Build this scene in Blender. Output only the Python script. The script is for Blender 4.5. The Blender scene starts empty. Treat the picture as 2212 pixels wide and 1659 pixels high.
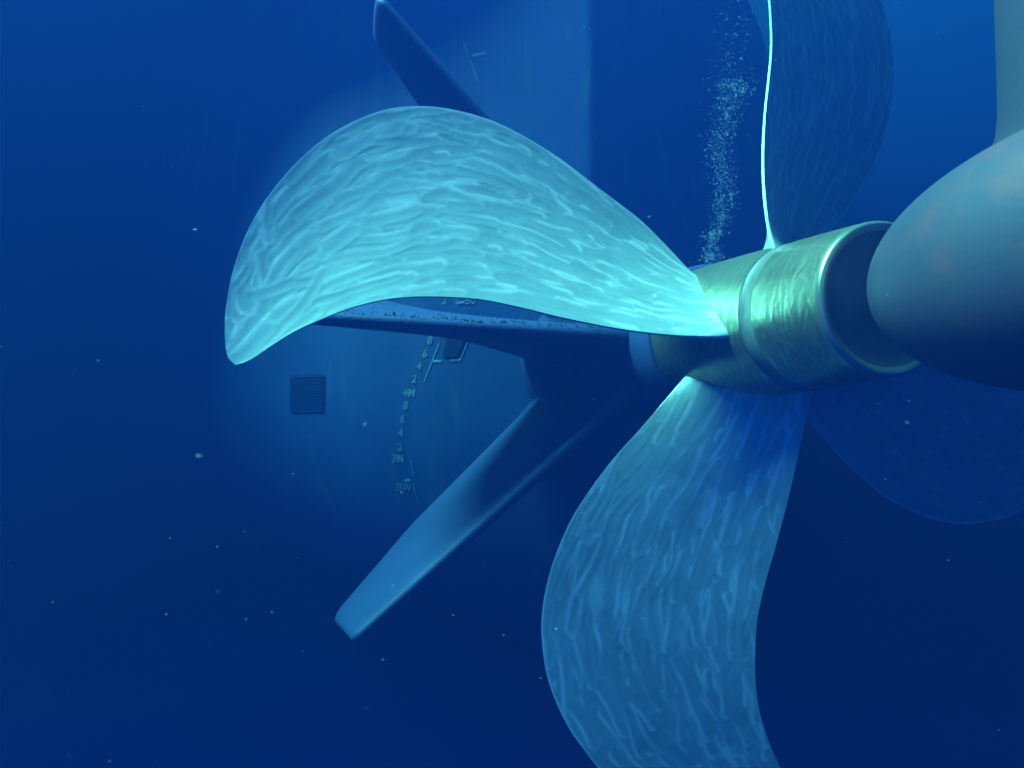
import bpy, math, random
import numpy as np
from mathutils import Vector, Matrix

SC = bpy.context.scene
COL = SC.collection
R = math.radians

# ------------------------------------------------------------------ camera
PITCH = 2.75
cam = bpy.data.cameras.new('camera')
cam.sensor_width = 36.0
cam.lens = 36.0 * 1449.0 / 2212.0
cam.clip_start = 0.05
cam.clip_end = 300
camo = bpy.data.objects.new('camera', cam)
COL.objects.link(camo)
camo.rotation_euler = (R(90 + PITCH), 0, 0)
cam.dof.use_dof = True; cam.dof.focus_distance = 5.3; cam.dof.aperture_fstop = 3.0
SC.camera = camo

# ------------------------------------------------------------------ water light (world)
W = bpy.data.worlds.new('World'); SC.world = W; W.use_nodes = True
nt = W.node_tree; nt.nodes.clear()
tc = nt.nodes.new('ShaderNodeTexCoord')
sep = nt.nodes.new('ShaderNodeSeparateXYZ')
mr = nt.nodes.new('ShaderNodeMapRange'); mr.inputs[1].default_value = -1; mr.inputs[2].default_value = 1
ramp = nt.nodes.new('ShaderNodeValToRGB')
bg = nt.nodes.new('ShaderNodeBackground')
wo = nt.nodes.new('ShaderNodeOutputWorld')
nt.links.new(tc.outputs['Generated'], sep.inputs[0])
nt.links.new(sep.outputs[2], mr.inputs[0]); nt.links.new(mr.outputs[0], ramp.inputs[0])
nt.links.new(ramp.outputs[0], bg.inputs[0]); nt.links.new(bg.outputs[0], wo.inputs[0])
el = ramp.color_ramp.elements
stops = [(0.0, (.0003, .0012, .035)), (0.30, (.0004, .003, .065)), (0.42, (.0006, .012, .19)), (0.50, (.001, .03, .22)),
         (0.62, (.0015, .030, .12)), (0.76, (.0025, .026, .055)), (1.0, (.01, .06, .12))]
el[0].position, el[0].color = stops[0][0], (*stops[0][1], 1)
el[1].position, el[1].color = stops[-1][0], (*stops[-1][1], 1)
for pos, c in stops[1:-1]:
    e = el.new(pos); e.color = (*c, 1)
dt = nt.nodes.new('ShaderNodeVectorMath'); dt.operation = 'DOT_PRODUCT'; dt.inputs[1].default_value = (-.972, -.235, 0)
az = nt.nodes.new('ShaderNodeMapRange'); az.inputs[1].default_value = -1; az.inputs[2].default_value = 1   # brighter water on the sun's side, away from the ship
az.inputs[3].default_value = .65; az.inputs[4].default_value = 2.0
nt.links.new(tc.outputs['Generated'], dt.inputs[0]); nt.links.new(dt.outputs['Value'], az.inputs[0]); nt.links.new(az.outputs[0], bg.inputs[1])

# ------------------------------------------------------------------ ship frame (propeller axis)
PHI = .23683
F = np.array([-math.sin(PHI), math.cos(PHI), 0.0])     # forward along the shaft
S = np.array([math.cos(PHI), math.sin(PHI), 0.0])      # starboard
U = np.array([0, 0, 1.0])
C0 = np.array([2.389, 4.230, 0.749])                   # centre of the hub's aft face
def ship(t, stb, up):
    return C0 + np.multiply.outer(np.asarray(t, float), F) + np.multiply.outer(np.asarray(stb, float), S) + np.multiply.outer(np.asarray(up, float), U)
def cyl(t, r, psi):
    return ship(t, np.asarray(r) * np.sin(psi), np.asarray(r) * np.cos(psi))

# ------------------------------------------------------------------ sun through the water
SUN = (.57, -.01, .82)                                    # port, aft, up
sl = bpy.data.lights.new('sun', 'SUN'); sl.energy = 5.0; sl.angle = R(22); sl.color = (.48, 1.0, 1.0)
so = bpy.data.objects.new('sun', sl); COL.objects.link(so)
Ld = -SUN[0] * S - SUN[1] * F + SUN[2] * U; Ld /= np.linalg.norm(Ld)
so.rotation_euler = Vector(-Ld).to_track_quat('-Z', 'Y').to_euler()
so.location = (0, 0, 30)

vs = SC.view_settings
vs.view_transform = 'Standard'; vs.look = 'None'; vs.gamma = 1; vs.use_curve_mapping = False
vs.exposure = 4.2
cy = SC.cycles
cy.use_denoising = True
try: cy.denoiser = 'OPENIMAGEDENOISE'
except Exception: pass
cy.max_bounces = 6; cy.volume_bounces = 2; cy.diffuse_bounces = 3; cy.glossy_bounces = 3; cy.transparent_max_bounces = 16
cy.sample_clamp_indirect = 4.0

# ------------------------------------------------------------------ helpers
rng = np.random.default_rng(7)
def tag(o, label=None, cat=None, kind=None, group=None):
    if label: o['label'] = label
    if cat: o['category'] = cat
    if kind: o['kind'] = kind
    if group: o['group'] = group
    return o
def mesh_obj(name, verts, faces, mat, parent=None, smooth=True):
    verts = np.asarray(verts, np.float32)
    me = bpy.data.meshes.new(name)
    if isinstance(faces, np.ndarray):
        n, k = faces.shape
        me.vertices.add(len(verts)); me.vertices.foreach_set('co', verts.ravel())
        me.loops.add(n * k); me.loops.foreach_set('vertex_index', faces.astype(np.int32).ravel())
        me.polygons.add(n); me.polygons.foreach_set('loop_start', np.arange(0, n * k, k, dtype=np.int32))
        me.update(calc_edges=True); me.validate()
    else:
        me.from_pydata(verts.tolist(), [], faces); me.update()
    me.polygons.foreach_set('use_smooth', np.full(len(me.polygons), smooth))
    if mat: me.materials.append(mat)
    o = bpy.data.objects.new(name, me); COL.objects.link(o)
    if parent: o.parent = parent
    return o
def empty(name, label, cat, loc):
    o = bpy.data.objects.new(name, None); COL.objects.link(o)
    o.location = loc; o.empty_display_size = .2
    tag(o, label, cat)
    return o
def put(o, parent):
    # vertices are written in world space: parent without moving them
    o.parent = parent
    o.matrix_parent_inverse = Matrix.Translation(parent.location).inverted()    # a part's own frame is the world already
    return o
def grid_faces(n, m, wrap=False, off=0):
    i = np.arange(n - 1)[:, None]; j = np.arange(m if wrap else m - 1)[None, :]
    j2 = (j + 1) % m
    a = i * m + j; b = i * m + j2; c = (i + 1) * m + j2; d = (i + 1) * m + j
    return np.stack([a + 0 * d, b + 0 * d, c + 0 * d, d + 0 * a], -1).reshape(-1, 4) + off
def spline(pts, n):
    # Catmull-Rom through the points, resampled by length
    P = np.asarray(pts, float); P = np.vstack([2 * P[0] - P[1], P, 2 * P[-1] - P[-2]])
    out = []
    for k in range(1, len(P) - 2):
        u = np.linspace(0, 1, 24, endpoint=False)[:, None]
        p0, p1, p2, p3 = P[k - 1], P[k], P[k + 1], P[k + 2]
        out.append(.5 * (2 * p1 + (p2 - p0) * u + (2 * p0 - 5 * p1 + 4 * p2 - p3) * u**2 + (3 * p1 - p0 - 3 * p2 + p3) * u**3))
    out.append(P[-2][None]); Q = np.vstack(out)
    L = np.r_[0, np.cumsum(np.linalg.norm(np.diff(Q, axis=0), axis=1))]
    x = np.linspace(0, L[-1], n)
    return np.stack([np.interp(x, L, Q[:, k]) for k in range(Q.shape[1])], 1)
def blur(A, s):
    k = int(3 * s) + 1; x = np.arange(-k, k + 1); w = np.exp(-x**2 / (2 * s * s)); w /= w.sum()
    for ax in (0, 1):
        B = np.pad(A, [(k, k) if a == ax else (0, 0) for a in (0, 1)], mode='edge')
        A = sum(w[i] * (B[i:i + A.shape[0]] if ax == 0 else B[:, i:i + A.shape[1]]) for i in range(2 * k + 1))
    return A
def lathe(name, prof, mat, parent, seg=96, closed=False):
    t = np.array([p[0] for p in prof]); r = np.array([p[1] for p in prof])
    ps = np.linspace(0, 2 * math.pi, seg, endpoint=False)
    V = cyl(np.repeat(t, seg), np.repeat(r, seg), np.tile(ps, len(t)))
    o = mesh_obj(name, V, grid_faces(len(t), seg, True), mat)
    return put(o, parent)

# ------------------------------------------------------------------ materials
def mat(name):
    m = bpy.data.materials.new(name); m.use_nodes = True
    n = m.node_tree; b = n.nodes['Principled BSDF']
    return m, n, b
def node(n, t, **kw):
    x = n.nodes.new(t)
    for k, v in kw.items():
        if isinstance(v, (int, float, tuple)) and k.startswith('i_'): x.inputs[k[2:].replace('_', ' ')].default_value = v
        else: setattr(x, k, v)
    return x
def mixc(n, fac, a, b):
    x = n.nodes.new('ShaderNodeMix'); x.data_type = 'RGBA'
    for sock, v in ((x.inputs[0], fac), (x.inputs[6], a), (x.inputs[7], b)):
        if hasattr(v, 'links') or isinstance(v, bpy.types.NodeSocket): n.links.new(v, sock)
        elif isinstance(v, tuple): sock.default_value = (*v, 1) if len(v) == 3 else v
        else: sock.default_value = v
    return x.outputs[2]
def ramp2(n, src, a, b):
    x = n.nodes.new('ShaderNodeMapRange'); x.interpolation_type = 'SMOOTHSTEP'
    x.inputs[1].default_value = a; x.inputs[2].default_value = b
    n.links.new(src, x.inputs[0]); return x.outputs[0]
def noise(n, scale, detail=5, rough=.55, vec=None, dist=0):
    x = n.nodes.new('ShaderNodeTexNoise'); x.inputs['Scale'].default_value = scale
    x.inputs['Detail'].default_value = detail; x.inputs['Roughness'].default_value = rough; x.inputs['Distortion'].default_value = dist
    if vec: n.links.new(vec, x.inputs['Vector'])
    return x.outputs[0]
def objco(n, scale=None):
    t = n.nodes.new('ShaderNodeTexCoord')
    if scale is None: return t.outputs['Object']
    m = n.nodes.new('ShaderNodeMapping'); m.inputs['Scale'].default_value = scale
    n.links.new(t.outputs['Object'], m.inputs[0]); return m.outputs[0]
def bump(n, b, h, strength, dist):
    x = n.nodes.new('ShaderNodeBump'); x.inputs['Strength'].default_value = strength; x.inputs['Distance'].default_value = dist
    n.links.new(h, x.inputs['Height']); n.links.new(x.outputs[0], b.inputs['Normal'])

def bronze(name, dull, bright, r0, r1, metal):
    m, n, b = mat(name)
    at = n.nodes.new('ShaderNodeAttribute'); at.attribute_name = 'polish_glint'
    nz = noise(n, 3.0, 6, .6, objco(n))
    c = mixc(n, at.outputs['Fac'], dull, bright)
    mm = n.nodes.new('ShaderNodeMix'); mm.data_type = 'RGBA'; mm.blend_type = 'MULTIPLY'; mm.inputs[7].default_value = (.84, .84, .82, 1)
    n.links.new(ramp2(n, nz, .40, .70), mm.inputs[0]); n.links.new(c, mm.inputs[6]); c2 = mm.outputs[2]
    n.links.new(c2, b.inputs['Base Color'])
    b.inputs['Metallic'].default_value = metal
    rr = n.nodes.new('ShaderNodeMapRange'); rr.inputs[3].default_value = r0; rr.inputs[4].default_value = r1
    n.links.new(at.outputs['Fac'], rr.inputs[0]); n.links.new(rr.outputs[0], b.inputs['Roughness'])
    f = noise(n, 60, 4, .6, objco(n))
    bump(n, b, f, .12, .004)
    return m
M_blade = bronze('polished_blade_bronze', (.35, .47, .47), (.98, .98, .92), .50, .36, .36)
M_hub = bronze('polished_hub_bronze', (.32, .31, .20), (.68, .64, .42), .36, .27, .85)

def paint(name, col, col2, sc, rough=.6, growth=None, rust=None, b_str=.3):
    m, n, b = mat(name)
    v = objco(n)
    c = mixc(n, ramp2(n, noise(n, sc, 6, .6, v), .35, .7), col, col2)
    if growth:
        g = noise(n, 3.2, 8, .7, objco(n, (1, 1, .25)), .6)
        c = mixc(n, ramp2(n, g, growth[0], growth[1]), c, growth[2])
    if rust:
        g = noise(n, rust[3], 6, .65, v, .3)
        c = mixc(n, ramp2(n, g, rust[0], rust[1]), c, rust[2])
    n.links.new(c, b.inputs['Base Color'])
    b.inputs['Roughness'].default_value = rough
    bump(n, b, noise(n, 25, 6, .7, v), b_str, .02)
    return m
M_hull = paint('hull_antifouling', (.04, .13, .36), (.033, .105, .30), .9, .65, growth=(.52, .78, (.14, .22, .28)))
M_fin = paint('fin_antifouling', (.035, .065, .20), (.028, .055, .165), 1.6, .6)
M_bulb = paint('bulb_grey_paint', (.054, .046, .070), (.047, .040, .062), 1.4, .6, rust=(.47, .66, (.125, .045, .058), 1.5), b_str=.12)
M_rud = paint('rudder_grey_paint', (.047, .043, .056), (.041, .038, .05), 1.1, .55, b_str=.15)
M_mark = paint('weld_mark_paint', (.42, .45, .50), (.34, .37, .42), 8, .6)
M_dark = paint('dark_recess', (.03, .065, .14), (.025, .055, .12), 3, .7)
M_band = paint('dull_bronze_band', (.20, .20, .16), (.15, .155, .13), 9, .45)
M_slat = paint('grating_bar_paint', (.035, .075, .16), (.03, .065, .14), 6, .6)

M_face = paint('dull_bronze_face', (.14, .15, .13), (.09, .10, .09), 5, .32); M_face.node_tree.nodes['Principled BSDF'].inputs['Metallic'].default_value = .6

# ------------------------------------------------------------------ propeller
PITCHP, T0, RAKE, DEL = 4.4489, 1.2518, -.0756, .1733
def helix_t(r, th): return T0 + th * PITCHP / (2 * math.pi) - RAKE * (r - .55)
LE_A = [(.42, .76), (.6, .735), (.9, .69), (1.3, .645), (1.705, .585), (2.194, .545), (2.629, .5), (2.894, .461), (3.129, .417), (3.31, .375), (3.497, .32), (3.655, .254), (3.78, .193), (3.893, .122), (3.984, .056), (4.056, -.005), (4.106, -.064), (4.139, -.12), (4.159, -.176), (4.16, -.224), (4.145, -.255), (4.098, -.271)]
LE_B = [(.42, .74), (.556, .72), (.889, .67), (1.266, .641), (1.563, .632), (1.884, .612), (2.2, .586), (2.515, .546), (2.764, .508), (2.992, .466), (3.167, .424), (3.33, .38), (3.469, .334), (3.612, .279), (3.725, .227), (3.807, .188)] + LE_A[13:]
TE_A = [(.42, -.50), (.6, -.43), (.8, -.355), (.96, -.315), (1.22, -.262), (1.47, -.22), (1.8, -.175), (2.06, -.145), (2.35, -.125), (2.6, -.124), (2.854, -.13), (3.085, -.143), (3.31, -.165), (3.5, -.189), (3.69, -.214), (3.846, -.239), (3.986, -.262), (4.098, -.271)]
def pol(c): c = np.array(c); return np.stack([c[:, 0] * np.cos(c[:, 1]), c[:, 0] * np.sin(c[:, 1])], 1)

def paint_strokes(w, h, cell, centres, half_w, half_l, jit, seed, amp, tilt):
    """Overlapping passes of a polishing disc: each later pass cuts a shallow trough over the earlier ones."""
    g = np.random.default_rng(seed)
    nx, ny = int(w / cell), int(h / cell)
    H = np.zeros((nx, ny), np.float32); Q = np.full((nx, ny), .5, np.float32)
    for (x, y, a) in centres:
        a = a + g.normal(0, jit); hw = half_w * g.uniform(.7, 1.35); hl = half_l * g.uniform(.35, 1.5); kap = g.normal(0, .16)
        rad = hl + hw
        i0, i1 = max(0, int((x - rad) / cell)), min(nx, int((x + rad) / cell) + 2)
        j0, j1 = max(0, int((y - rad) / cell)), min(ny, int((y + rad) / cell) + 2)
        if i1 - i0 < 2 or j1 - j0 < 2: continue
        X = (np.arange(i0, i1) * cell - x)[:, None]; Y = (np.arange(j0, j1) * cell - y)[None, :]
        l = X * math.cos(a) + Y * math.sin(a); ww = -X * math.sin(a) + Y * math.cos(a) - kap * l * l - hw * g.uniform(.05, .32) * np.sin(l * g.uniform(9, 17) + g.uniform(0, 6.3))
        d = np.sqrt(np.maximum(np.abs(l) - hl, 0)**2 + ww**2) / hw
        ins = d < 1
        base = g.uniform(-.35, .35); tl = tilt * g.normal(0.3, .6)
        prof = amp * (np.power(d, 2.6) - .45 + .35 * base) + amp * tl * np.clip(ww / hw, -1, 1)
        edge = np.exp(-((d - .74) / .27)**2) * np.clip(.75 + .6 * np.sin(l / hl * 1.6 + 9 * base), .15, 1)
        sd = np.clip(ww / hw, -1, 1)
        pq = np.clip(.16 + .16 * base + 1.05 * edge * np.clip((sd + .25) / .7, 0, 1), 0, 1)  # pass tone plus one-sided bright rims: light on the ridges, painted as colour
        H[i0:i1, j0:j1][ins] = prof[ins]; Q[i0:i1, j0:j1][ins] = pq[ins]
    return H, Q
def sample(A, x, y, cell):
    i = np.clip(x / cell, 0, A.shape[0] - 1.001); j = np.clip(y / cell, 0, A.shape[1] - 1.001)
    a, b = i.astype(int), j.astype(int); u, v = i - a, j - b
    return (A[a, b] * (1 - u) * (1 - v) + A[a + 1, b] * u * (1 - v) + A[a, b + 1] * (1 - u) * v + A[a + 1, b + 1] * u * v)

def set_attr(o, name, val):
    at = o.data.attributes.new(name, 'FLOAT', 'POINT'); at.data.foreach_set('value', np.asarray(val, np.float32))

def make_blade(psi0, le, te, nq, ns, nstroke, seed, parent, label=None, lit_tone=1.0):
    Lc, Tc = spline(pol(le), nq), spline(pol(te), nq)
    # pack the leading edge of the loft near the tip so that both edges meet there
    s = np.linspace(0, 1, ns); s = .5 - .5 * np.cos(math.pi * (s * .86 + .07)); s = (s - s[0]) / (s[-1] - s[0])
    A = Tc[:, None, 0] * (1 - s) + Lc[:, None, 0] * s; B = Tc[:, None, 1] * (1 - s) + Lc[:, None, 1] * s
    r = np.hypot(A, B); th = np.arctan2(B, A)
    P = cyl(helix_t(r, th).ravel(), r.ravel(), (psi0 + th).ravel()).reshape(nq, ns, 3)
    q = np.linspace(0, 1, nq)[:, None]
    def normals(P):
        N = np.cross(np.gradient(P, axis=0), np.gradient(P, axis=1)); l = np.linalg.norm(N, axis=2, keepdims=True)
        N = N / np.maximum(l, 1e-9)
        N[-1] = N[-2]
        return N * (-np.sign((N @ F).mean()))
    N = normals(P)                       # points aft
    root = np.exp(-np.maximum(r - .56, 0) / .16)
    prof = np.power(np.clip(4 * s * (1 - s), 0, 1), .5)
    fil = .10 * root * prof
    # polishing passes
    cell = .006
    chord_cos = np.cos(np.arctan(PITCHP / (2 * math.pi * r)))
    X = A; Y = B / chord_cos
    x0, y0 = X.min() - .1, Y.min() - .1
    cs = []
    g = np.random.default_rng(seed)
    for k in range(nstroke):
        i = int(np.sqrt(g.uniform(0.002, 1)) * (nq - 2)) if k % 2 else int(g.uniform(0, 1) * (nq - 2)); j = int(g.uniform(0, 1) * (ns - 1))
        i2 = min(i + 6, nq - 1); i1 = max(i - 6, 0)
        a = math.atan2(Y[i2, j] - Y[i1, j], X[i2, j] - X[i1, j])
        a += g.normal(0, .05 + .38 * max(0, i / nq - .62) / .38)
        cs.append((X[i, j] - x0, Y[i, j] - y0, a))
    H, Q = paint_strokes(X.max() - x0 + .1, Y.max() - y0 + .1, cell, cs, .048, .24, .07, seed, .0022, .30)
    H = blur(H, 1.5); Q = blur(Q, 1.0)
    hh = sample(H, X - x0, Y - y0, cell); pq = sample(Q, X - x0, Y - y0, cell) * lit_tone  # lower factor dulls the swath colour to stand in for shade on a blade
    edgef = np.clip(np.minimum(s, 1 - s) / .03, 0, 1)[None, :] * np.clip((1 - q) / .02, 0, 1)
    camber = -.035 * (4 * s * (1 - s))[None, :] * np.clip((r - .6) / .8, 0, 1) * np.clip((1 - q) / .25, 0, 1)
    Pf = P + N * (fil + hh * edgef + camber)[..., None]
    pq = np.maximum(pq, np.clip((s - .985) / .008, 0, 1)[None, :] * .95)  # thin highlight along the leading edge, painted into the colour
    # suction side: thickness put forward of the face, blunt trailing edge
    tm = .035 + .085 * (1 - r / 4.16) + .17 * root
    cap = np.clip((1 - q) / .04, 0, 1)**.5
    blunt = .012 * (1 - s)[None, :]**6 + .009
    thick = (tm * (1.9 * s**1.0 * (1 - s)**.55)[None, :] + blunt) * cap
    Pb = P + N * (camber - thick)[..., None]
    jb = np.unique(np.linspace(0, ns - 1, 40).astype(int)); ib = np.arange(nq)
    Pb = Pb[:, jb]; nb = len(jb)
    V = np.vstack([Pf.reshape(-1, 3), Pb.reshape(-1, 3)]); o2 = nq * ns
    fcs = [grid_faces(nq, ns), grid_faces(nq, nb, off=o2)[:, ::-1]]
    i = np.arange(nq - 1)
    fcs.append(np.stack([i * ns, (i + 1) * ns, o2 + (i + 1) * nb, o2 + i * nb], 1))
    fcs.append(np.stack([i * ns + ns - 1, o2 + i * nb + nb - 1, o2 + (i + 1) * nb + nb - 1, (i + 1) * ns + ns - 1], 1))
    fc = np.vstack(fcs)
    # outward orientation check on the face grid
    p = V[fc[(nq // 2) * (ns - 1) + ns // 2]]
    if np.dot(np.cross(p[1] - p[0], p[2] - p[0]), F) > 0: fc = fc[:, ::-1]
    o = mesh_obj('blade', V, np.ascontiguousarray(fc), M_blade)
    set_attr(o, 'polish_glint', np.r_[pq.ravel(), np.full(nq * nb, .4)])
    try: o.data.set_sharp_from_angle(angle=R(50))
    except Exception: pass
    if label: o['label'] = label
    return put(o, parent)

prop = empty('propeller', 'large polished bronze four-bladed ship propeller in front of the rudder bulb', 'propeller', tuple(ship(T0, 0, 0)))
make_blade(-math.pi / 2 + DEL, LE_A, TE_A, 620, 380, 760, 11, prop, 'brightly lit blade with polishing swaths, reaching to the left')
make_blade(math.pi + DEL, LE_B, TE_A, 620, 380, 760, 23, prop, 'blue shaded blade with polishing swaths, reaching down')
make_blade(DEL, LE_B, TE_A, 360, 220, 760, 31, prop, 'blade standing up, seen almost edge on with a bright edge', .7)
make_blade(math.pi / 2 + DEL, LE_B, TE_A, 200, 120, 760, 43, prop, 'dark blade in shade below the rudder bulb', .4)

# hub: lathe with its own polishing passes round the barrel
HP = [(.0, .30), (.0, .455), (.004, .482), (.014, .495), (.035, .503), (.06, .507), (.30, .527), (.655, .552)]
def make_hub():
    ts = np.concatenate([np.linspace(.06, .655, 110), np.linspace(.80, 2.30, 200)])
    seg = 640
    rad = lambda t: np.interp(t, [.06, .3, .7, 1.25, 1.8, 2.3], [.507, .527, .556, .60, .635, .655])
    ps = np.linspace(0, 2 * math.pi, seg, endpoint=False)
    cell = .006; circ = 2 * math.pi * .56
    g = np.random.default_rng(5); cs = []
    for k in range(1700): cs.append((g.uniform(0, 2.4), g.uniform(0, circ), math.pi / 2 + g.normal(0, .25)))
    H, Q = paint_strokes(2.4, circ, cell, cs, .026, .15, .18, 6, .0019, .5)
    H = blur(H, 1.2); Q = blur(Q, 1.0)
    for nm, t in (('hub_barrel', ts[:110]), ('hub', ts[110:])):
        TT, PP = np.meshgrid(t, ps, indexing='ij')
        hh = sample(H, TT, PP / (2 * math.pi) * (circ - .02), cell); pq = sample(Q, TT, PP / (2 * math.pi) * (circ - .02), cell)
        fade = np.clip(np.minimum(TT - t[0], t[-1] - TT) / .03, 0, 1)
        RR = rad(TT) + hh * fade
        V = cyl(TT.ravel(), RR.ravel(), PP.ravel())
        o = mesh_obj(nm, V, grid_faces(len(t), seg, True)[:, ::-1].copy(), M_hub)
        set_attr(o, 'polish_glint', pq.ravel()); put(o, prop)
        yield o
barrel, hubo = list(make_hub())
lathe('hub_band', [(.655, .552), (.658, .547), (.797, .556), (.80, .5625)], M_band, prop, 160)
rim = lathe('hub_rim', [(.014, .440), (.004, .462), (.0, .478), (.003, .490), (.012, .499), (.028, .5045), (.06, .507)], M_hub, prop, 200)
set_attr(rim, 'polish_glint', np.full(len(rim.data.vertices), .8))
lathe('hub_end_face', [(.03, .001), (.03, .20), (.03, .36), (.026, .40), (.014, .440)], M_face, prop, 120)
lathe('hub_forward_face', [(2.30, .655), (2.33, .64), (2.34, .40), (2.34, .01)], M_band, prop, 120)

# ------------------------------------------------------------------ rudder with its bulb
rud = empty('rudder', 'grey rudder with a rounded rust-stained bulb facing the propeller hub', 'rudder', tuple(ship(-2.0, 0, 0)))
def bulb_r(x, a=1.30, rb=.655): 
    x = np.minimum(x, a); return rb * np.power(np.maximum(1 - ((a - x) / a)**2.2, 0), .50)
BN = -.03
xs = np.r_[1.3 * (1 - np.cos(np.linspace(0, math.pi / 2, 60))), np.linspace(1.35, 2.6, 20)]
br = np.where(xs < 1.3, bulb_r(xs), .655)
lathe('bulb', [(BN - x, max(r, .0005)) for x, r in zip(xs, br)], M_bulb, rud, 160)
def rudder_blade():
    zs = np.r_[np.array([.30, .52, .56, .60, .64, .70, .80]), np.linspace(1.0, 5.6, 24)]
    a = np.linspace(-math.pi, math.pi, 61)
    V = []
    for z in zs:
        fl = .16 * math.exp(-max(z - .55, 0) / .07)
        nose = -.80 + fl
        c = (1 - np.cos(a)) / 2 * 2.9                      # distance aft of the nose
        y = np.sign(a) * .36 * 1.55 * (1.0 * np.sqrt(np.maximum(c / 2.9, 0)) - .55 * (c / 2.9) - .45 * (c / 2.9)**2) * 1.25
        V.append(ship(nose - c, y * (1 + fl * .3), np.full_like(a, z)))
    V = np.array(V)
    return put(mesh_obj('rudder_blade', V.reshape(-1, 3), grid_faces(len(zs), 61), M_rud), rud)
rudder_blade()

# ------------------------------------------------------------------ ship hull with stern boss and fins
hull = empty('ship_hull', 'blue-grey ship stern hull with boss, fins and draft marks behind the propeller', 'ship hull', tuple(ship(6.0, 0, -2)))
PLAN = spline([(5.38, 0), (5.385, .06), (5.42, .2), (5.52, .6), (5.70, 1.2), (5.95, 1.9), (6.25, 2.5), (6.9, 3.5), (8.2, 4.8), (10, 6.2), (13, 8), (20, 11.5), (26, 14), (36, 17.5)], 800)
PW = np.r_[0, np.cumsum(np.linalg.norm(np.diff(PLAN, axis=0), axis=1))]
def hull_pt(w, z):
    w = np.asarray(w, float); z = np.asarray(z, float)
    t = np.interp(w, PW, PLAN[:, 0]); p = np.interp(w, PW, PLAN[:, 1])
    d = np.clip((.3 - z) / 4.7, 0, .9999); m = np.sqrt(1 - d**2.4)
    return t + 1.2 * (1 - m), p * m
def hull_xyz(w, z, off=0.0):
    t, p = hull_pt(w, z)
    P = ship(t, -p, z)
    if np.any(off):
        e = 1e-3
        t1, p1 = hull_pt(np.asarray(w) + e, z); t2, p2 = hull_pt(w, np.asarray(z) + e)
        n = np.cross(ship(t1, -p1, z) - P, ship(t2, -p2, np.asarray(z) + e) - P)
        n /= np.linalg.norm(n, axis=-1, keepdims=True)
        sgn = np.where((n * (P - np.array([0., 0, 0]))).sum(-1, keepdims=True) > 0, -1.0, 1.0)
        P = P + n * sgn * (off[..., None] if isinstance(off, np.ndarray) else off)
    return P
ws = np.r_[np.linspace(0, 1, 30), np.linspace(1.05, 8, 90), np.linspace(8.3, PW[-1], 80)]
zsl = np.r_[np.linspace(-4.39, -1.0, 60), np.linspace(-.9, 6.9, 64)]
WW, ZZ = np.meshgrid(ws, zsl, indexing='ij')
V = hull_xyz(WW.ravel(), ZZ.ravel())
put(mesh_obj('hull_plating', V, grid_faces(len(ws), len(zsl)), M_hull), hull)
# starboard side, mirrored
t_, p_ = hull_pt(WW.ravel(), ZZ.ravel())
put(mesh_obj('hull_plating', ship(t_, p_, ZZ.ravel()), grid_faces(len(ws), len(zsl))[:, ::-1].copy(), M_hull), hull)

# unseen slab added overhead, its edge shaped to shade the far hull and water
tt = np.r_[0, .006, .025, np.linspace(.06, 1, 14)]; pp = np.linspace(-24, 3.5, 44)
TT, PP = np.meshgrid(tt, pp, indexing='ij'); lo = np.interp(TT, [0, .006, .025, 1], [7.12, 6.98, 6.92, 6.92])
edge_t = np.interp(PP, [-24, -9, -7, -5.5, -4, -2, 0, 7], [7.9, 7.9, 7.1, 6.1, 5.5, 5.3, 5.3, 5.8]); TT = edge_t + TT * (36.0 - edge_t)
Vc = np.vstack([ship(TT.ravel(), PP.ravel(), lo.ravel()), ship(TT.ravel(), PP.ravel(), np.full(TT.size, 7.3))])
fl = grid_faces(len(tt), len(pp)); nP = TT.size; n0, n1 = len(tt), len(pp)
ring = [i * n1 for i in range(n0)] + [(n0 - 1) * n1 + j for j in range(1, n1)] + [i * n1 + n1 - 1 for i in range(n0 - 2, -1, -1)] + [j for j in range(n1 - 2, 0, -1)]
side = np.array([(ring[k], ring[(k + 1) % len(ring)], ring[(k + 1) % len(ring)] + nP, ring[k] + nP) for k in range(len(ring))])
put(mesh_obj('sun_shade_slab', Vc, np.vstack([fl, fl[:, ::-1] + nP, side]), M_hull), hull)

boss = lathe('stern_boss', [(3.88, .70), (3.88, .775), (3.90, .79), (4.3, .83), (4.9, .90), (5.5, .96), (6.2, 1.0), (7.0, 1.0)], M_fin, hull, 120)
lathe('rope_guard', [(2.08, .60), (2.08, .672), (2.10, .684), (3.2, .73), (3.84, .765), (3.85, .74), (3.85, .6)], M_fin, hull, 120)

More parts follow.
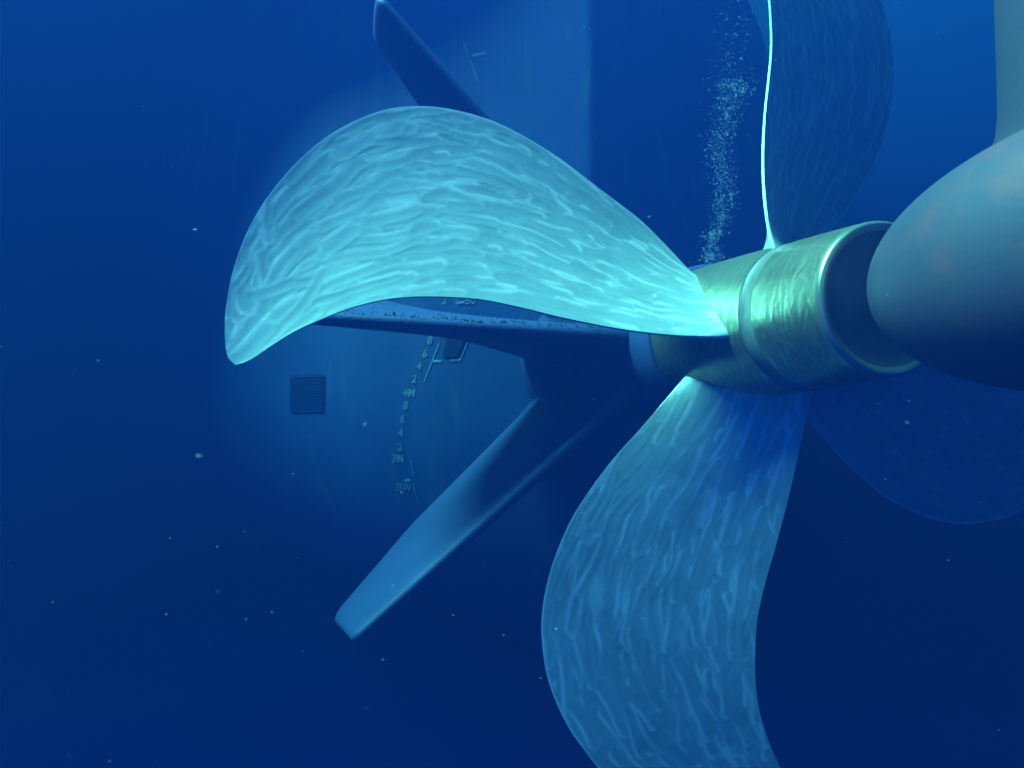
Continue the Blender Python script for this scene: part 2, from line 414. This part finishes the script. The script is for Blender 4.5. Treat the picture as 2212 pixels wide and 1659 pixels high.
def fin(psiT, psiL, tT, rl, tl, rtip, thick, label, kT=1.0, kL=1.0):
    rs = np.r_[np.linspace(.55, rtip - .12, 40), rtip - .12 * (1 - np.sin(np.linspace(.1, 1, 10) * math.pi / 2))]
    m = 40; a = np.linspace(0, 2 * math.pi, m, endpoint=False)
    V = []
    for r in rs:
        k = max(0, (r - (rtip - .12)) / .12); sh = math.sqrt(max(1 - k * k, .0004))
        tL = np.interp(r, rl, tl)
        pT = cyl(tT + .10 * (1 - sh), r * kT, psiT); pL = cyl(tL - .10 * (1 - sh), r * kL, psiL)
        rm = cyl((tT + tL) / 2, 1.0, (psiT + psiL) / 2) - ship((tT + tL) / 2, 0, 0)
        c = pL - pT; n = np.cross(c, rm); n /= np.linalg.norm(n)
        th = np.interp(r, [.55, 1.2, rtip], [thick * 1.5, thick, thick * .62]) * (.25 + .75 * sh)
        ca = np.cos(a); u = .5 - .5 * np.sign(ca) * np.abs(ca)**.75
        h = np.sign(np.sin(a)) * np.abs(np.sin(a))**.6 * th / 2
        mid = (pT + pL) / 2
        V.append(pT[None] + c[None] * u[:, None] + n[None] * h[:, None])
    V = np.array(V); n = len(rs)
    V = np.vstack([V.reshape(-1, 3), V[-1].mean(0)[None]])
    fc = [tuple(f) for f in grid_faces(n, m, True)] + [((n - 1) * m + j, (n - 1) * m + (j + 1) % m, n * m) for j in range(m)]
    o = mesh_obj('stator_fin', V, [tuple(int(x) for x in f) for f in fc], M_fin); o['label'] = label
    return put(o, hull)
fin(R(-130), R(-130), 2.62, [.5, .96, 3.25, 4.45], [6.1, 5.8, 4.9, 3.85], 4.42, .26, 'fin slanting down to the left of the boss', .968, 1.016)
fin(R(-44), R(-44), 2.70, [.5, 1.5, 3.0, 4.4], [5.6, 5.0, 4.0, 3.45], 4.48, .22, 'fin slanting up, its underside in shade')
fin_level = fin(R(-88.6), R(-79.5), 2.46, [.5, 1.5, 3.0, 4.4], [5.8, 5.3, 4.5, 3.8], 3.8, .32, 'level fin with weed along its rounded edge')

# weed and small shells along the level fin's edge
def growth_edge():
    g = np.random.default_rng(9)
    base = np.array([[1, 0, 0], [-1, 0, 0], [0, 1, 0], [0, -1, 0], [0, 0, 1], [0, 0, -1.]])
    fc = np.array([[0, 2, 4], [2, 1, 4], [1, 3, 4], [3, 0, 4], [2, 0, 5], [1, 2, 5], [3, 1, 5], [0, 3, 5]])
    V, Fc = [], []
    for k in range(280):
        r = .9 + 2.85 * g.uniform()**.8
        c = ship(2.46, 0, 0) - ship(0, 0, 0)
        th = np.interp(r, [.55, 1.2, 3.8], [.48, .32, .2]); x = abs(g.normal(.03, .025)); p = cyl(2.46 + x, r, R(-88.6 + 5.5 * x)) + U * th * .5 * min(1, (x / .12)**.5) * g.uniform(.85, 1.05)
        sz = g.uniform(.005, .013) * (2.0 if g.uniform() < .05 else 1)
        V.append(base * sz * g.uniform(.5, 1.3, (6, 1)) + p); Fc.append(fc + 6 * k)
    m = paint('weed_growth', (.045, .075, .10), (.025, .05, .08), 20, .9)
    o = mesh_obj('weed_growth', np.vstack(V), np.vstack(Fc), m, smooth=False); o['kind'] = 'stuff'
    return put(o, fin_level)
growth_edge()

# ---- marks welded on the hull: found on the plating by looking along a ray
f_px = 1449.0; cp, sp = math.cos(R(PITCH)), math.sin(R(PITCH))
Wg, Zg = np.meshgrid(np.linspace(0.05, 9, 700), np.linspace(-3.6, 5.6, 700), indexing='ij')
Hg = hull_xyz(Wg.ravel(), Zg.ravel())
yy = Hg[:, 1] * cp + Hg[:, 2] * sp; zz = -Hg[:, 1] * sp + Hg[:, 2] * cp
PU = 1106 + f_px * Hg[:, 0] / yy; PV = 829.5 - f_px * zz / yy
def on_hull(u, v):
    k = np.argmin((PU - u)**2 + (PV - v)**2); return Wg.ravel()[k], Zg.ravel()[k]
def bead(name, a, b, width, mt=None):
    (w0, z0), (w1, z1) = a, b
    n = 12; x = np.linspace(0, 1, n); w = w0 + (w1 - w0) * x; z = z0 + (z1 - z0) * x
    d = np.array([w1 - w0, z1 - z0]); d /= np.linalg.norm(d); nx, nz = -d[1] * width / 2, d[0] * width / 2
    rows = [hull_xyz(w + nx, z + nz, .001), hull_xyz(w + nx * .6, z + nz * .6, .006), hull_xyz(w - nx * .6, z - nz * .6, .006), hull_xyz(w - nx, z - nz, .001)]
    V = np.stack(rows, 1).reshape(-1, 3)
    return put(mesh_obj(name, V, grid_faces(n, 4), mt or M_mark), hull)
def glyphs(name, text, at, size, shear=.18):
    cu = bpy.data.curves.new('text', 'FONT'); cu.body = text; cu.size = size; cu.shear = shear; cu.align_x = 'CENTER'; cu.align_y = 'CENTER'
    cu.extrude = .002; cu.offset = .004; cu.resolution_u = 3
    to = bpy.data.objects.new('text', cu); COL.objects.link(to)
    dg = bpy.context.evaluated_depsgraph_get()
    me = bpy.data.meshes.new_from_object(to.evaluated_get(dg)); bpy.data.objects.remove(to)
    co = np.empty(len(me.vertices) * 3, np.float32); me.vertices.foreach_get('co', co); co = co.reshape(-1, 3)
    P = hull_xyz(at[0] - co[:, 0].astype(float), at[1] + co[:, 1].astype(float), (co[:, 2] + .005).astype(float))
    me.vertices.foreach_set('co', P.astype(np.float32).ravel()); me.update()
    me.materials.clear(); me.materials.append(M_mark); me.name = name
    o = bpy.data.objects.new(name, me); COL.objects.link(o)
    return put(o, hull)
for txt, u, v in [('5M', 934, 712), ('8', 927, 736), ('6', 916, 765), ('4', 904, 793), ('2', 894, 820), ('4M', 882, 849), ('8', 876, 877), ('6', 868.5, 907), ('4', 865, 936), ('2', 864, 966), ('3M', 859, 992), ('2', 959, 650), ('50', 1016, 650), ('BW1', 877, 1054)]:
    glyphs('draft_mark', txt, on_hull(u, v), .16)
for a, b in [((950.6, 741.6), (917.4, 825.3)), ((994.4, 778.5), (1012, 734.7)), ((888.6, 993.4), (892.3, 1026.6)), ((893.8, 1044.7), (901.6, 1082.5)), ((1000, 90), (1033, 175)), ((985, 656), (992, 636))]:
    bead('weld_line', on_hull(*a), on_hull(*b), .022)
for a, b in [((933.4, 782.4), (953.6, 781.5)), ((971.8, 779.4), (994.4, 778.5)), ((875, 1040), (886.5, 1039.3)), ((1020, 123.6), (1049, 116)), ((985, 656), (1003, 654))]:
    bead('weld_line', on_hull(*a), on_hull(*b), .05)

# sea chest opening with a grating: rounded slot, dark inside, bars across
def grating(name, w0, z0, wid, hei, lean, rounded, bars, label):
    a = np.linspace(0, 2 * math.pi, 48, endpoint=False)
    ex = .9 if rounded else .25
    x = np.sign(np.cos(a)) * np.abs(np.cos(a))**ex * wid / 2; z = np.sign(np.sin(a)) * np.abs(np.sin(a))**(.5 if rounded else .25) * hei / 2
    ring = lambda k, off: hull_xyz(w0 - (x * k + lean * z * k), z0 + z * k, off)
    V = np.vstack([ring(1.0, .006), ring(.5, .006), hull_xyz(np.array([w0]), np.array([z0]), .006)])
    fc = [tuple(int(q) for q in f) for f in grid_faces(2, 48, True)] + [(48 + j, 48 + (j + 1) % 48, 96) for j in range(48)]
    o = put(mesh_obj(name, V, fc, M_dark, smooth=False), hull); o['label'] = label
    for k in range(bars):
        zz = (k + .5) / bars * 2 - 1; zz *= .92
        half = wid / 2 * (1 - abs(zz)**4)**.5 * .96 if rounded else wid / 2 * .97
        zc = zz * hei / 2
        n = 8; xs_ = np.linspace(-half, half, n)
        rows = [hull_xyz(w0 - (xs_ + lean * zc), np.full(n, z0 + zc + dz), off) for dz, off in ((-.010, .007), (-.010, .020), (.010, .020), (.010, .007))]
        b = mesh_obj('grating_bar', np.stack(rows, 1).reshape(-1, 3), grid_faces(n, 4), M_slat, smooth=False)
        put(b, o)
a = on_hull(984, 735); grating('sea_chest_grating', a[0], a[1], .27, .52, .35, True, 15, 'dark rounded grating between the weld marks')
a = on_hull(663, 851); grating('sea_chest_grating', a[0], a[1], .78, .62, .12, False, 12, 'dark square grating far on the left of the hull')

# ------------------------------------------------------------------ bubbles rising behind the hub
def bubbles():
    g = np.random.default_rng(3)
    m, n, b = mat('bubble_skin')
    n.nodes.remove(b)
    lw = n.nodes.new('ShaderNodeLayerWeight'); lw.inputs[0].default_value = .35
    tr = n.nodes.new('ShaderNodeBsdfTransparent'); gl = n.nodes.new('ShaderNodeBsdfGlossy'); gl.inputs['Roughness'].default_value = .35
    gl.inputs['Color'].default_value = (.9, .95, 1, 1)
    df = n.nodes.new('ShaderNodeBsdfDiffuse'); df.inputs['Color'].default_value = (.5, .62, .75, 1)
    ad = n.nodes.new('ShaderNodeMixShader'); ad.inputs[0].default_value = .8
    n.links.new(gl.outputs[0], ad.inputs[1]); n.links.new(df.outputs[0], ad.inputs[2])
    mx = n.nodes.new('ShaderNodeMixShader')
    mrr = n.nodes.new('ShaderNodeMapRange'); mrr.inputs[3].default_value = .05; mrr.inputs[4].default_value = .24
    n.links.new(lw.outputs['Facing'], mrr.inputs[0]); n.links.new(mrr.outputs[0], mx.inputs[0])
    n.links.new(tr.outputs[0], mx.inputs[1]); n.links.new(ad.outputs[0], mx.inputs[2])
    n.links.new(mx.outputs[0], n.nodes['Material Output'].inputs[0])
    import bmesh
    bm = bmesh.new(); bmesh.ops.create_icosphere(bm, subdivisions=2, radius=1)
    sv = np.array([v.co[:] for v in bm.verts]); sf = np.array([[v.index for v in f.verts] for f in bm.faces]); bm.free()
    base = np.array([1.93, 6.5, 1.2])     # foot of the column just behind the hub
    V, Fc = [], []; off = 0
    def add(x, y, z, r):
        nonlocal off
        sq = np.array([1, 1, g.uniform(.6, .95)])
        V.append(sv * r * sq + (base + np.array([x, y, z]))); Fc.append(sf + off); off += len(sv)
    def lean(z): return .02 * math.sin(z * 3.1) + .075 * z + .03 * math.sin(z * 7 + 1)
    for k in range(4600):
        z = g.uniform(-.05, 2.12) if k % 9 else 2.1 + 1.0 * g.uniform()**1.5
        if z < .62: wd = .10 + .03 * math.sin(z * 9)
        else: wd = .085 + .06 * (z - .62) / 1.3
        if .60 < z < .70 and g.uniform() < .5: continue
        x = lean(z) + (.06 if z > .62 else 0) + g.normal(0, wd * .62); y = g.normal(0, wd * .8)
        add(x, y, z, float(np.clip(g.lognormal(math.log(.0029), .6), .0012, .016)))
    for zc, xc in ((.58, .01), (2.1, .02), (.1, -.02), (.35, -.03), (2.04, .14)):       # tighter caps of bigger bubbles
        for k in range(60): add(lean(zc) + xc + (.06 if zc > .62 else 0) + g.normal(0, .055), g.normal(0, .06), zc + g.normal(0, .022), float(np.clip(g.lognormal(math.log(.0065), .4), .003, .016)))
    o = mesh_obj('rising_bubbles', np.vstack(V), np.vstack(Fc), m)
    tag(o, 'column of small silvery air bubbles rising behind the propeller hub', 'bubbles', 'stuff')
bubbles()

# drifting specks in the water
def specks():
    g = np.random.default_rng(17)
    m, n, b = mat('drifting_speck'); b.inputs['Base Color'].default_value = (.16, .18, .19, 1); b.inputs['Roughness'].default_value = .6
    base = np.array([[1, 0, 0], [-1, 0, 0], [0, 1, 0], [0, -1, 0], [0, 0, 1], [0, 0, -1.]])
    fc = np.array([[0, 2, 4], [2, 1, 4], [1, 3, 4], [3, 0, 4], [2, 0, 5], [1, 2, 5], [3, 1, 5], [0, 3, 5]])
    V, Fc = [], []; off = 0
    for k in range(230):
        d = g.uniform(.9, 7.0)**1.0
        x = g.uniform(-.85, .85) * d; z = g.uniform(-.66, .68) * d
        r = g.uniform(.0007, .0019) * (.55 + d * .35) * (1.8 if g.uniform() < .06 else 1)
        st = np.array([g.uniform(.8, 2.2), 1, g.uniform(.6, 1.1)])
        V.append(base * r * st * g.uniform(.7, 1.2, (6, 1)) + np.array([x, d, z])); Fc.append(fc + off); off += 6
    o = mesh_obj('drifting_specks', np.vstack(V), np.vstack(Fc), m, smooth=False)
    tag(o, 'tiny pale specks drifting everywhere in the blue water', 'specks', 'stuff')
specks()

# ------------------------------------------------------------------ the water itself
def water():
    x0, x1, y0, y1, z0, z1 = -32, 28, -3.5, 50, -11.0, 8.4
    V = [(x, y, z) for x in (x0, x1) for y in (y0, y1) for z in (z0, z1)]
    fc = [(0, 1, 3, 2), (4, 6, 7, 5), (0, 4, 5, 1), (2, 3, 7, 6), (0, 2, 6, 4), (1, 5, 7, 3)]
    m = bpy.data.materials.new('sea_water'); m.use_nodes = True; n = m.node_tree; n.nodes.clear()
    pv = n.nodes.new('ShaderNodeVolumePrincipled'); out = n.nodes.new('ShaderNodeOutputMaterial')
    pv.inputs['Color'].default_value = (.002, .0105, .056, 1)
    pv.inputs['Density'].default_value = .28
    pv.inputs['Absorption Color'].default_value = (.06, .23, .22, 1)
    pv.inputs['Anisotropy'].default_value = 0.08
    n.links.new(pv.outputs[0], out.inputs['Volume'])
    o = mesh_obj('haze', V, fc, m, smooth=False); tag(o, 'clear blue sea water filling the whole scene', 'water', 'stuff')
water()
